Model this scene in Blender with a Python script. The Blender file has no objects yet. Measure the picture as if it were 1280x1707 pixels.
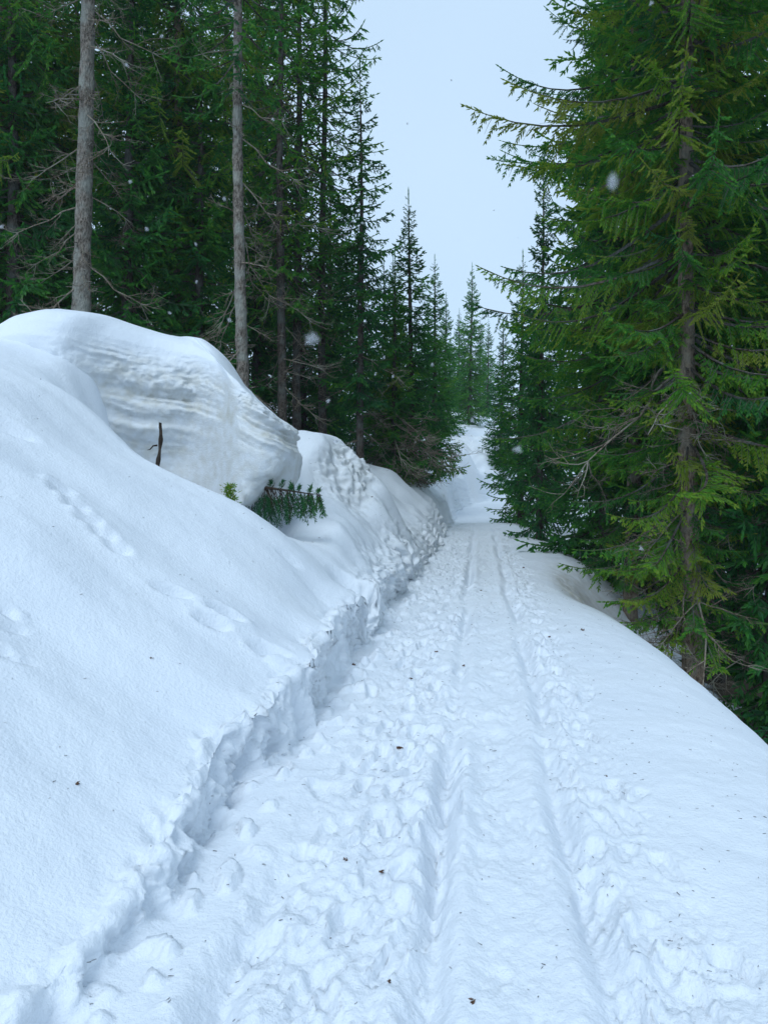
import bpy, math, random
import numpy as np

# ---------------------------------------------------------------- camera, sky, sun, exposure
scene = bpy.context.scene
C = scene.collection
F = 1290.0                     # focal length in photo pixels (1280 x 1707)
EYE = 1.6
cam_d = bpy.data.cameras.new('camera')
cam = bpy.data.objects.new('camera', cam_d); C.objects.link(cam)
cam.location = (0, 0, EYE)
cam.rotation_euler = (math.radians(90), 0, 0)
cam_d.sensor_fit = 'VERTICAL'; cam_d.sensor_height = 36; cam_d.sensor_width = 27
cam_d.lens = F / 1707 * 36
cam_d.clip_start = 0.05; cam_d.clip_end = 2000
cam_d.dof.use_dof = True; cam_d.dof.focus_distance = 8.0; cam_d.dof.aperture_fstop = 9.0
scene.camera = cam

SUN_EL, SUN_AZ = math.radians(50), math.radians(-158)   # azimuth from +Y, clockwise
world = bpy.data.worlds.new('World'); scene.world = world; world.use_nodes = True
wt = world.node_tree; wt.nodes.clear()
wo = wt.nodes.new('ShaderNodeOutputWorld'); bg = wt.nodes.new('ShaderNodeBackground')
sky = wt.nodes.new('ShaderNodeTexSky'); sky.sky_type = 'NISHITA'; sky.sun_disc = False
sky.sun_elevation = SUN_EL; sky.sun_rotation = SUN_AZ; sky.altitude = 1500
mix = wt.nodes.new('ShaderNodeMix'); mix.data_type = 'RGBA'; mix.inputs[0].default_value = 0.86
cn = wt.nodes.new('ShaderNodeTexNoise'); cn.inputs['Scale'].default_value = 1.6; cn.inputs['Detail'].default_value = 3
cr = wt.nodes.new('ShaderNodeValToRGB')
cr.color_ramp.elements[0].position = 0.3; cr.color_ramp.elements[0].color = (4.8, 6.6, 8.6, 1)
cr.color_ramp.elements[1].position = 0.75; cr.color_ramp.elements[1].color = (5.7, 7.5, 9.4, 1)
wt.links.new(cn.outputs['Fac'], cr.inputs[0])
wt.links.new(sky.outputs[0], mix.inputs[6]); wt.links.new(cr.outputs[0], mix.inputs[7])
wt.links.new(mix.outputs[2], bg.inputs[0]); bg.inputs[1].default_value = 0.1
wt.links.new(bg.outputs[0], wo.inputs[0])
sl = bpy.data.lights.new('sun', 'SUN'); sl.energy = 1.5; sl.angle = math.radians(30); sl.color = (0.84, 0.93, 1.0)
so = bpy.data.objects.new('sun', sl); C.objects.link(so)
so.rotation_euler = (math.radians(90) - SUN_EL, 0, math.pi - SUN_AZ)
vs = scene.view_settings
vs.view_transform = 'Standard'; vs.look = 'None'; vs.exposure = 0.27; vs.gamma = 1.0; vs.use_curve_mapping = False
scene.render.engine = 'CYCLES'
cy = scene.cycles
cy.use_denoising = True; cy.max_bounces = 7; cy.diffuse_bounces = 4; cy.glossy_bounces = 2
cy.transmission_bounces = 4; cy.transparent_max_bounces = 8; cy.volume_bounces = 2
cy.caustics_reflective = False; cy.caustics_refractive = False; cy.use_adaptive_sampling = True
cy.sample_clamp_indirect = 6

rng = np.random.default_rng(11)

# ---------------------------------------------------------------- noise
_P = np.random.default_rng(5).permutation(256)
_P = np.concatenate([_P, _P, _P])
_G = np.random.default_rng(6).normal(size=(256, 3)); _G /= np.linalg.norm(_G, axis=1)[:, None]
def noise(x, y, z=0.0):
    x, y, z = np.broadcast_arrays(np.asarray(x, float), np.asarray(y, float), np.asarray(z, float))
    xi, yi, zi = np.floor(x).astype(int), np.floor(y).astype(int), np.floor(z).astype(int)
    fx, fy, fz = x - xi, y - yi, z - zi
    u, v, w = [f * f * f * (f * (f * 6 - 15) + 10) for f in (fx, fy, fz)]
    out = 0
    for a in (0, 1):
        for b in (0, 1):
            for c in (0, 1):
                g = _G[_P[_P[_P[(xi + a) & 255] + ((yi + b) & 255)] + ((zi + c) & 255)]]
                d = g[..., 0] * (fx - a) + g[..., 1] * (fy - b) + g[..., 2] * (fz - c)
                out = out + d * (u if a else 1 - u) * (v if b else 1 - v) * (w if c else 1 - w)
    return out * 1.6
def fbm(x, y, z=0.0, octv=3, gain=0.5):
    o, a, f = 0, 1.0, 1.0
    for i in range(octv):
        o = o + a * noise(np.asarray(x) * f + 13.7 * i, np.asarray(y) * f + 7.1 * i, np.asarray(z) * f); a *= gain; f *= 2.03
    return o
def sstep(a, b, x):
    t = np.clip((x - a) / (b - a), 0, 1); return t * t * (3 - 2 * t)

# ---------------------------------------------------------------- material helpers
def new_mat(name):
    m = bpy.data.materials.new(name); m.use_nodes = True
    nt = m.node_tree; nt.nodes.clear()
    return m, nt, nt.nodes.new('ShaderNodeOutputMaterial')
def N(nt, t, **kw):
    n = nt.nodes.new(t)
    for k, v in kw.items():
        if k in n.inputs: n.inputs[k].default_value = v
        else: setattr(n, k, v)
    return n
def mixcol(nt, a, b, fac):
    m = nt.nodes.new('ShaderNodeMix'); m.data_type = 'RGBA'
    for sock, v in ((m.inputs[0], fac), (m.inputs[6], a), (m.inputs[7], b)):
        if hasattr(v, 'links'): nt.links.new(v, sock)
        else: sock.default_value = v if not isinstance(v, tuple) else (*v, 1)
    return m.outputs[2]
def ramp(nt, src, stops):
    r = nt.nodes.new('ShaderNodeValToRGB'); e = r.color_ramp.elements
    while len(e) < len(stops): e.new(0.5)
    for el, (p, c) in zip(e, stops): el.position = p; el.color = (*c, 1)
    nt.links.new(src, r.inputs[0]); return r.outputs[0]

def snow_material():
    m, nt, out = new_mat('snow')
    p = N(nt, 'ShaderNodeBsdfPrincipled', Roughness=0.62); p.inputs['Specular IOR Level'].default_value = 0.25
    tc = N(nt, 'ShaderNodeTexCoord')
    n1 = N(nt, 'ShaderNodeTexNoise', Scale=60.0, Detail=4.0); n2 = N(nt, 'ShaderNodeTexNoise', Scale=240.0, Detail=2.0)
    n3 = N(nt, 'ShaderNodeTexNoise', Scale=1.1, Detail=4.0)
    for n in (n1, n2, n3): nt.links.new(tc.outputs['Object'], n.inputs['Vector'])
    att = N(nt, 'ShaderNodeAttribute', attribute_name='dirt_shade')
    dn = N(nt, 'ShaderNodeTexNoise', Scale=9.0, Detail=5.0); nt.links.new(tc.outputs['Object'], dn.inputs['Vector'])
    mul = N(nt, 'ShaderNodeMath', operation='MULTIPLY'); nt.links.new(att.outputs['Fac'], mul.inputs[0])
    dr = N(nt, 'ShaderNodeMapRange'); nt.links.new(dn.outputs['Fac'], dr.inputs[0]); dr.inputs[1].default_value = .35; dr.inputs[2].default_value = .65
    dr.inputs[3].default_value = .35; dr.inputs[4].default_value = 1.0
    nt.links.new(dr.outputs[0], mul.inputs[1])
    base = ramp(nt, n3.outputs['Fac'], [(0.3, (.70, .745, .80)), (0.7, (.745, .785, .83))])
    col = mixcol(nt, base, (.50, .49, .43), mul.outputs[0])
    # forest litter under the trees down the slope
    fl = N(nt, 'ShaderNodeAttribute', attribute_name='litter')
    ln = N(nt, 'ShaderNodeTexNoise', Scale=2.6, Detail=6.0, Roughness=.65); nt.links.new(tc.outputs['Object'], ln.inputs['Vector'])
    la = N(nt, 'ShaderNodeMath', operation='ADD'); nt.links.new(ln.outputs['Fac'], la.inputs[0]); nt.links.new(fl.outputs['Fac'], la.inputs[1])
    lr = N(nt, 'ShaderNodeMapRange'); nt.links.new(la.outputs[0], lr.inputs[0]); lr.inputs[1].default_value = 1.02; lr.inputs[2].default_value = 1.12
    lc = ramp(nt, n1.outputs['Fac'], [(0.3, (.035, .022, .012)), (0.7, (.12, .085, .05))])
    col = mixcol(nt, col, lc, lr.outputs[0])
    nt.links.new(col, p.inputs['Base Color'])
    n4 = N(nt, 'ShaderNodeTexNoise', Scale=17.0, Detail=5.0, Roughness=.6); nt.links.new(tc.outputs['Object'], n4.inputs['Vector'])
    b0 = N(nt, 'ShaderNodeBump', Strength=0.25, Distance=0.03); nt.links.new(n4.outputs['Fac'], b0.inputs['Height'])
    b1 = N(nt, 'ShaderNodeBump', Strength=0.45, Distance=0.014); nt.links.new(n1.outputs['Fac'], b1.inputs['Height']); nt.links.new(b0.outputs[0], b1.inputs['Normal'])
    b2 = N(nt, 'ShaderNodeBump', Strength=0.35, Distance=0.005); nt.links.new(n2.outputs['Fac'], b2.inputs['Height'])
    nt.links.new(b1.outputs[0], b2.inputs['Normal']); nt.links.new(b2.outputs[0], p.inputs['Normal'])
    nt.links.new(p.outputs[0], out.inputs[0])
    return m
def needle_material():
    m, nt, out = new_mat('spruce_needles')
    att = N(nt, 'ShaderNodeAttribute', attribute_name='tint')
    oi = N(nt, 'ShaderNodeObjectInfo')
    a = N(nt, 'ShaderNodeMath', operation='MULTIPLY_ADD'); nt.links.new(oi.outputs['Random'], a.inputs[0]); a.inputs[1].default_value = .24
    nt.links.new(att.outputs['Fac'], a.inputs[2])
    col = ramp(nt, a.outputs[0], [(0.0, (.016, .098, .044)), (0.3, (.030, .175, .042)), (0.6, (.080, .29, .034)), (0.85, (.19, .35, .026)), (1.0, (.24, .31, .04))])
    p = N(nt, 'ShaderNodeBsdfPrincipled', Roughness=0.55); p.inputs['Specular IOR Level'].default_value = 0.3
    t = N(nt, 'ShaderNodeBsdfTranslucent')
    nt.links.new(col, p.inputs['Base Color']); nt.links.new(col, t.inputs['Color'])
    ms = N(nt, 'ShaderNodeMixShader', Fac=0.48)
    nt.links.new(p.outputs[0], ms.inputs[1]); nt.links.new(t.outputs[0], ms.inputs[2]); nt.links.new(ms.outputs[0], out.inputs[0])
    return m
def bark_material(name, dark, light, lichen):
    m, nt, out = new_mat(name)
    p = N(nt, 'ShaderNodeBsdfPrincipled', Roughness=0.9); p.inputs['Specular IOR Level'].default_value = 0.15
    tc = N(nt, 'ShaderNodeTexCoord'); mp = N(nt, 'ShaderNodeMapping'); mp.inputs['Scale'].default_value = (1, 1, .45)
    nt.links.new(tc.outputs['Object'], mp.inputs[0])
    n1 = N(nt, 'ShaderNodeTexNoise', Scale=26.0, Detail=6.0, Roughness=.75); nt.links.new(mp.outputs[0], n1.inputs['Vector'])
    v = N(nt, 'ShaderNodeTexVoronoi', Scale=34.0); nt.links.new(mp.outputs[0], v.inputs['Vector'])
    n2 = N(nt, 'ShaderNodeTexNoise', Scale=3.2, Detail=5.0); nt.links.new(tc.outputs['Object'], n2.inputs['Vector'])
    c = ramp(nt, n1.outputs['Fac'], [(0.40, dark), (0.58, light)])
    l = ramp(nt, n2.outputs['Fac'], [(0.45, (0, 0, 0)), (0.62, (.75, .75, .75))])
    c = mixcol(nt, c, lichen, l)
    nt.links.new(c, p.inputs['Base Color'])
    ad = N(nt, 'ShaderNodeMath', operation='ADD'); nt.links.new(n1.outputs['Fac'], ad.inputs[0]); nt.links.new(v.outputs['Distance'], ad.inputs[1])
    b = N(nt, 'ShaderNodeBump', Strength=0.9, Distance=0.02); nt.links.new(ad.outputs[0], b.inputs['Height']); nt.links.new(b.outputs[0], p.inputs['Normal'])
    nt.links.new(p.outputs[0], out.inputs[0])
    return m
M_snow = snow_material(); M_needle = needle_material()
M_bark = bark_material('grey_spruce_bark', (.06, .05, .04), (.23, .20, .17), (.26, .27, .24))
M_barkw = bark_material('brown_spruce_bark', (.09, .062, .045), (.30, .225, .165), (.24, .22, .18))
M_barkd = bark_material('dark_spruce_bark', (.03, .024, .02), (.11, .09, .075), (.12, .13, .12))
M_twig = bark_material('dead_twig_bark', (.10, .075, .055), (.26, .215, .165), (.30, .30, .24))
M_stick = bark_material('weathered_stick', (.015, .011, .009), (.07, .05, .035), (.06, .05, .04))

# ---------------------------------------------------------------- mesh helpers
def mesh_np(name, V, Fc, mats, attrs=None, matidx=None, smooth=False, normals=None):
    """V n x 3, Fc m x k (k = 3 or 4)"""
    V = np.asarray(V, np.float32); Fc = np.asarray(Fc, np.int32); k = Fc.shape[1]
    me = bpy.data.meshes.new(name)
    me.vertices.add(len(V)); me.vertices.foreach_set('co', V.ravel())
    me.loops.add(Fc.size); me.loops.foreach_set('vertex_index', Fc.ravel())
    me.polygons.add(len(Fc)); me.polygons.foreach_set('loop_start', np.arange(0, Fc.size, k, dtype=np.int32))
    for m in mats: me.materials.append(m)
    if matidx is not None: me.polygons.foreach_set('material_index', np.asarray(matidx, np.int32))
    me.polygons.foreach_set('use_smooth', np.full(len(Fc), smooth))
    me.update(calc_edges=True)
    for an, av in (attrs or {}).items():
        a = me.attributes.new(an, 'FLOAT', 'POINT'); a.data.foreach_set('value', np.asarray(av, np.float32))
    if normals is not None: me.normals_split_custom_set_from_vertices(np.asarray(normals, np.float32))
    return me
def link(name, data, parent=None, **props):
    o = bpy.data.objects.new(name, data); C.objects.link(o)
    if parent is not None: o.parent = parent
    for k, v in props.items(): o[k] = v
    return o
def tube(pts, rad, sides=6, cap=True):
    """triangles of a tapered tube along pts"""
    pts = np.asarray(pts, float); n = len(pts); rad = np.broadcast_to(rad, (n,))
    t = np.gradient(pts, axis=0); t /= np.linalg.norm(t, axis=1)[:, None] + 1e-9
    ref = np.array([0.31, 0.87, 0.38]) if abs(t[0] @ np.array([0, 0, 1.])) > .8 else np.array([0, 0, 1.])
    a = np.cross(t, ref); a /= np.linalg.norm(a, axis=1)[:, None] + 1e-9
    b = np.cross(t, a)
    th = np.linspace(0, 2 * math.pi, sides, endpoint=False)
    V = pts[:, None] + rad[:, None, None] * (a[:, None] * np.cos(th)[None, :, None] + b[:, None] * np.sin(th)[None, :, None])
    V = V.reshape(-1, 3)
    i = np.arange(n - 1)[:, None] * sides; j = np.arange(sides)[None]; j2 = (j + 1) % sides
    q = np.stack([i + j, i + j2, i + sides + j2, i + sides + j], -1).reshape(-1, 4)
    T = np.concatenate([q[:, [0, 1, 2]], q[:, [0, 2, 3]]])
    if cap:
        V = np.vstack([V, pts[-1] + t[-1] * rad[-1] * .6]); e = len(V) - 1; s = (n - 1) * sides
        T = np.vstack([T, [[s + k, s + (k + 1) % sides, e] for k in range(sides)]])
    return V, T
def join(parts):
    Vs, Ts, o = [], [], 0
    for V, T in parts:
        Vs.append(V); Ts.append(np.asarray(T) + o); o += len(V)
    return np.vstack(Vs), np.vstack(Ts)

# ---------------------------------------------------------------- the lie of the land
_ty = np.arange(-80, 320, 0.1)
_zk = np.array([[-80, -4], [-20, -1.0], [0, 0], [10, .5], [20, 1.02], [23, 1.17], [25.5, 1.24], [28, 1.22], [31, 1.42], [34, 1.72], [38, 2.2], [42, 2.6], [60, 3.4], [120, 8], [320, 12]])
_tz = np.interp(_ty, _zk[:, 0], _zk[:, 1]); _ker = np.hanning(25); _ker /= _ker.sum()
_tz = np.convolve(np.pad(_tz, 12, mode='edge'), _ker, 'valid')
def zpath(y): return np.interp(y, _ty, _tz)
def xpath(y):
    y = np.asarray(y, float)
    return .124 * y + np.where(y > 31, .035 * np.clip(y - 31, 0, 14) ** 2, 0) + .98 * np.clip(y - 45, 0, None) * 1.0
_fk = np.array([[-80, -1.25], [2.4, -1.2], [3.2, -1.15], [3.7, -1.14], [5.3, -1.05], [8.2, -1.02], [12, -.93], [18.6, -.82], [25, -.9], [30, -1.0], [40, -1.2], [320, -1.2]])
_tf = np.convolve(np.pad(np.interp(_ty, _fk[:, 0], _fk[:, 1]), 12, mode='edge'), _ker, 'valid')
def sfoot(y): return np.interp(y, _ty, _tf) + (.11 + .09 * sstep(7, 10, np.asarray(y))) * noise(np.asarray(y) * .9, 3.3) + .05 * noise(np.asarray(y) * 2.7, 8.1)

T_K = np.array([.2, .6, 1.0, 1.5, 2.0, 2.6, 3.2, 4.0, 6.0, 10, 20, 60, 300])
L_TAB = [
 (-80, .05, .30, .60, 1.0, 1.35, 1.8, 2.2, 2.7, 3.3, 4, 5.5, 8, 11),
 (0.0, .05, .30, .62, 1.05, 1.45, 1.95, 2.35, 2.8, 3.3, 4, 5.5, 8, 11),
 (2.5, .11, .36, .66, 1.08, 1.48, 1.98, 2.4, 2.85, 3.3, 4, 5.5, 8, 11),
 (4.0, .29, .54, .80, 1.18, 1.52, 2.02, 2.42, 2.85, 3.3, 4, 5.5, 8, 11),
 (5.5, .42, .76, 1.04, 1.38, 1.66, 2.12, 2.5, 2.9, 3.3, 4, 5.5, 8, 11),
 (6.7, .46, .92, 1.27, 1.54, 1.80, 2.34, 2.6, 2.8, 3.1, 4, 5.5, 8, 11),
 (7.4, .48, .84, 1.08, 1.22, 1.35, 1.9, 2.66, 2.9, 3.1, 4, 5.5, 8, 11),
 (8.3, .44, .84, .85, .70, .70, 1.0, 2.82, 2.98, 3.1, 4, 5.5, 8, 11),
 (9.2, .42, .95, 1.12, 1.0, .9, 1.2, 2.8, 3.0, 3.1, 4, 5.5, 8, 11),
 (10.2, .42, .95, 1.2, 1.3, 1.4, 1.8, 2.4, 2.9, 3.3, 4, 5.5, 8, 11),
 (11.2, .42, .98, 1.45, 1.9, 2.0, 1.95, 2.3, 2.7, 3.2, 4, 5.5, 8, 11),
 (12.4, .42, 1.35, 2.0, 2.24, 2.22, 2.1, 2.1, 2.5, 3.1, 4, 5.5, 8, 11),
 (14.0, .36, .62, .92, 1.3, 1.55, 1.9, 2.1, 2.5, 3.1, 4, 5.5, 8, 11),
 (16.0, .38, .64, .9, 1.2, 1.5, 1.9, 2.1, 2.5, 3.1, 4, 5.5, 8, 11),
 (18.0, .40, .75, 1.1, 1.45, 1.9, 2.1, 2.3, 2.7, 3.1, 4, 5.5, 8, 11),
 (20.0, .45, .95, 1.3, 1.6, 1.8, 2.0, 2.2, 2.6, 3.1, 4, 5.5, 8, 11),
 (23.0, .6, 1.0, 1.3, 1.6, 1.8, 2.0, 2.2, 2.6, 3.1, 4, 5.5, 8, 11),
 (26.0, .65, 1.1, 1.5, 1.7, 1.9, 2.1, 2.3, 2.6, 3.1, 4, 5.5, 8, 11),
 (30.0, 1.0, 1.6, 2.0, 2.2, 2.3, 2.4, 2.5, 2.7, 3.1, 4, 5.5, 8, 11),
 (34.0, 1.1, 1.7, 2.1, 2.3, 2.5, 2.6, 2.7, 2.8, 3.1, 4, 5.5, 8, 11),
 (42.0, 1.2, 1.6, 2.0, 2.2, 2.3, 2.5, 2.6, 2.7, 3.0, 4, 5.5, 8, 11),
 (320., 1.2, 1.6, 2.0, 2.2, 2.4, 2.6, 2.8, 3.0, 3.5, 4, 5.5, 8, 11)]
R_K = np.array([.7, 1.1, 1.5, 1.9, 2.3, 2.8, 3.4, 4.2, 6.0, 10, 20, 60, 300])
R_TAB = [
 (-80, 0, -.02, -.08, -.25, -.6, -1.2, -1.8, -2.3, -2.6, -3.0, -4.5, -7, -9),
 (2.0, 0, -.02, -.08, -.25, -.6, -1.2, -1.8, -2.3, -2.6, -3.0, -4.5, -7, -9),
 (5.0, 0, -.02, -.07, -.22, -.6, -1.2, -1.8, -2.3, -2.6, -3.0, -4.5, -7, -9),
 (8.0, 0, -.02, -.09, -.28, -.65, -1.25, -1.8, -2.2, -2.5, -3.0, -4.5, -7, -9),
 (10.0, 0, -.04, -.16, -.42, -.8, -1.3, -1.7, -2.0, -2.3, -3.0, -4.5, -7, -9),
 (11.3, 0, -.08, -.36, -.75, -1.1, -1.4, -1.6, -1.8, -2.2, -3.0, -4.5, -7, -9),
 (12.6, 0, -.06, -.30, -.72, -1.1, -1.4, -1.5, -1.7, -2.1, -2.8, -4.5, -7, -9),
 (14.2, 0, .02, .02, -.1, -.4, -.9, -1.2, -1.5, -2.0, -2.7, -4.5, -7, -9),
 (17.0, 0, .02, -.02, -.15, -.35, -.6, -.9, -1.2, -1.7, -2.5, -4.5, -7, -9),
 (20.0, 0, .0, -.08, -.22, -.4, -.6, -.8, -1.0, -1.4, -2.2, -4, -7, -9),
 (24.0, 0, -.04, -.18, -.35, -.5, -.6, -.7, -.8, -1.2, -2, -4, -7, -9),
 (29.0, 0, .05, .1, .1, .1, .05, 0, -.1, -.4, -1, -3, -6, -9),
 (36.0, 0, .05, .1, .1, .1, .05, 0, -.1, -.4, -1, -3, -6, -9),
 (320., 0, .05, .1, .1, .1, .05, 0, -.1, -.4, -1, -3, -6, -9)]
def _cub(tab, K):
    """table -> dense lookup, smooth in y, then monotone-ish in the lateral direction"""
    tab = np.array(tab); yk, Z = tab[:, 0], tab[:, 1:]
    def herm(xk, Y, xq):                                    # finite-difference cubic along axis 0
        m = np.zeros_like(Y); d = np.diff(Y, axis=0) / np.diff(xk)[:, None]
        s = np.sign(d[:-1]) == np.sign(d[1:])
        m[1:-1] = np.where(s, 2 * d[:-1] * d[1:] / (d[:-1] + d[1:] + 1e-12 * np.where(d[1:] >= 0, 1, -1)), 0)
        m[0], m[-1] = d[0], d[-1]
        i = np.clip(np.searchsorted(xk, xq) - 1, 0, len(xk) - 2); h = (xk[i + 1] - xk[i])[:, None]; t = ((xq - xk[i]) / h[:, 0])[:, None]
        return (2*t**3-3*t**2+1)*Y[i] + (t**3-2*t**2+t)*h*m[i] + (-2*t**3+3*t**2)*Y[i+1] + (t**3-t**2)*h*m[i+1]
    yq = np.concatenate([np.arange(-80, 0, 4.), np.arange(0, 45, .15), np.arange(45, 321, 5.)])
    D = herm(yk, Z, yq)
    kq = np.concatenate([np.arange(K[0], 8, .05), np.arange(8, 20, .5), np.arange(20, 301, 5.)])
    D = herm(K, D.T, kq).T
    return yq, kq, D
_LT, _RT = _cub(L_TAB, T_K), _cub(R_TAB, R_K)
def _look(T, y, k):
    yq, kq, D = T
    y = np.clip(y, yq[0], yq[-1] - 1e-6); k = np.clip(k, kq[0], kq[-1] - 1e-6)
    i = np.clip(np.searchsorted(yq, y, 'right') - 1, 0, len(yq) - 2); j = np.clip(np.searchsorted(kq, k, 'right') - 1, 0, len(kq) - 2)
    a = (y - yq[i]) / (yq[i + 1] - yq[i]); b = (k - kq[j]) / (kq[j + 1] - kq[j])
    return (D[i, j] * (1 - a) + D[i + 1, j] * a) * (1 - b) + (D[i, j + 1] * (1 - a) + D[i + 1, j + 1] * a) * b
def ground(x, y):
    x, y = np.broadcast_arrays(np.asarray(x, float), np.asarray(y, float))
    s = x - xpath(y); t = sfoot(y) - s
    w = .10 + .24 * sstep(6, 14, y) + .40 * sstep(.05, .45, noise(y * 1.1, 21.3)) * sstep(5, 8, y)
    left = _look(_LT, y, t) * sstep(-.02, w, t)
    right = np.where(s > .7, _look(_RT, y, s), 0)
    lob = sstep(6.5, 9, y) * (1 - sstep(30, 36, y)) * sstep(.08, .35, t) * (1 - sstep(1.4, 2.4, t))
    big = lob * (.16 * fbm(x * 1.1 + 7, y * .75, 3, 2)) + fbm(x * .55 + 4, y * .55, 0, 2) * .10 * sstep(.5, 2.0, t) + fbm(x * .5, y * .5, 4, 2) * .10 * sstep(2.2, 4, s)
    return zpath(y) + np.where(t > -.05, left, 0) + right + big
def ray(px, py, dmax=60):
    """where the view ray through a photo pixel meets the ground"""
    d = np.concatenate([np.arange(1.2, 15, .01), np.arange(15, dmax, .05)])
    x = (px - 640) / F * d; z = EYE - (py - 853.5) / F * d
    h = z - ground(x, d); k = np.argmax(h < 0)
    if not (h < 0).any(): k = len(d) - 1
    return np.array([x[k], d[k], float(ground(x[k], d[k]))])

# ---------------------------------------------------------------- snow sheet (one grid, cut into bank, path and slope)
def steps(a, b, f):
    o = [a]
    while o[-1] < b: o.append(o[-1] + f(o[-1]))
    return o
ys = steps(.7, 15, lambda y: .0042 * (y + 1.5)) 
ys += steps(ys[-1] + .08, 46, lambda y: .0075 * (y + 1.5)) + list(np.geomspace(48, 320, 26))
ys = np.array(list(np.linspace(-60, -4, 12)) + list(np.linspace(-3, .6, 60)) + ys)
tl = np.array([0.] + steps(.0045, .15, lambda t: .0045) + steps(.158, .34, lambda t: .011) + steps(.36, 3.6, lambda t: .017 + .004 * t) + list(np.geomspace(3.7, 300, 60)))
tr = np.array(steps(.012, 2.0, lambda t: .0125) + steps(2.03, 3.6, lambda t: .02 + .01 * (t - 2)) + list(np.geomspace(3.7, 300, 70)))
taus = np.concatenate([-tl[::-1], tr])                  # tau = s - foot; negative is the bank
nr, nc = len(ys), len(taus)
YY = np.repeat(ys[:, None], nc, 1)
SS = taus[None] + sfoot(YY)
XX = SS + xpath(YY)
ZZ = ground(XX, YY)
TT = -taus[None] * np.ones_like(YY)
near = 1 - sstep(14, 30, YY)
# -- trodden path: boot prints, ruts, lumps
PD = np.zeros_like(ZZ)
tm = sstep(-1.0, -.72, SS + .07 * noise(YY * 1.3, 1.0)) * (1 - sstep(.68, .98, SS + .10 * noise(YY * 1.7, 5.0)))
tm = tm * (0.55 + .45 * sstep(-.3, .3, noise(XX * 1.2, YY * .8, 9)))
rr = random.Random(3)
def stamp(cx, cy_, ang, ln, wd, dep, rim=.3):
    i0, i1 = np.searchsorted(ys, cy_ - ln * 1.4), np.searchsorted(ys, cy_ + ln * 1.4)
    if i1 - i0 < 2: return
    tau = cx - float(xpath(cy_)) - float(sfoot(cy_))
    j0, j1 = np.searchsorted(taus, tau - ln * 1.5), np.searchsorted(taus, tau + ln * 1.5)
    X, Y = XX[i0:i1, j0:j1] - cx, YY[i0:i1, j0:j1] - cy_
    c, s = math.cos(ang), math.sin(ang)
    u, v = (X * s + Y * c) / (ln / 2), (X * c - Y * s) / (wd / 2)
    wv = 1 - .18 * (u < 0) * 1.0 - .12 * np.cos(u * 3)
    r = (np.abs(u) ** 2.6 + np.abs(v / wv) ** 2.6) ** (1 / 2.6)
    r = r + .16 * noise(X * 22 + cx * 9, Y * 22 + cy_ * 7)
    dip = -(1 - sstep(.72, 1.08, r)) * (1 + .25 * u)
    ring = np.exp(-((r - 1.25) / .22) ** 2) * rim * np.clip(.5 + noise(X * 9 + cx, Y * 9 + cy_) * 1.2, 0, 1.5)
    mk = (1 - sstep(.72, 1.08, r)) * .85
    PD[i0:i1, j0:j1] = PD[i0:i1, j0:j1] * (1 - mk) + dep * (dip + ring) + mk * .012 * noise(X * 30 + cx * 5, Y * 24)
PD += tm * (.022 * fbm(XX * 4, YY * 2.2, 2, 2))
yy = .9
while yy < 30:
    for k in range(5 if yy < 14 else 4):
        lane = rr.choice([-.68, -.58, -.45, -.38, -.3, .52, .58, .64, .2, -.02, .42])
        sx = lane + rr.gauss(0, .09)
        stamp(float(xpath(yy)) + sx, yy + rr.uniform(-.1, .1), rr.gauss(.1, .4), rr.uniform(.16, .30), rr.uniform(.08, .13), rr.uniform(.012, .036) * (0.22 if -.12 < sx < .4 else 1.05), rr.uniform(.15, .5))
    yy += rr.uniform(.07, .15)
PD = np.clip(PD, -.09, .05)
belt = sstep(-.2, -.12, SS) * (1 - sstep(.36, .44, SS))
chn = 1 - np.abs(noise(XX * 9, YY * 7.5, 4)) * 2; chn2 = 1 - np.abs(noise(XX * 19 + 4, YY * 16, 14)) * 2
PD += tm * (1 - .6 * belt) * (.014 * fbm(XX * 7, YY * 6, 2, 2) + .012 * chn * sstep(-.3, .4, noise(XX * 3, YY * 3, 8)) + .014 * chn2 + .009 * fbm(XX * 26, YY * 22, 5, 2))
PD += tm * belt * (.009 * fbm(XX * 9, YY * 9, 1, 2) + .007 * fbm(XX * 24, YY * 24, 3, 2))
wob = .035 * noise(YY * .6, 2.2) + .006 * noise(YY * 2.0, 7.7)
for s0, dp, wd in ((-.17, .075, .05), (.40, .085, .055), (-.80, .06, .055)):
    fade = np.clip(.65 + noise(YY * .7, s0 * 9) * .8, .15, 1.1)
    if s0 < -.5: fade = fade * (1 - sstep(3.2, 4.4, YY))
    dd = SS - s0 - wob * (1 + s0)
    PD += -dp * fade * np.exp(-(dd / wd) ** 2) + .35 * dp * fade * np.exp(-((np.abs(dd) - 2.1 * wd) / wd) ** 2)
PD += -.03 * tm
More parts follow.
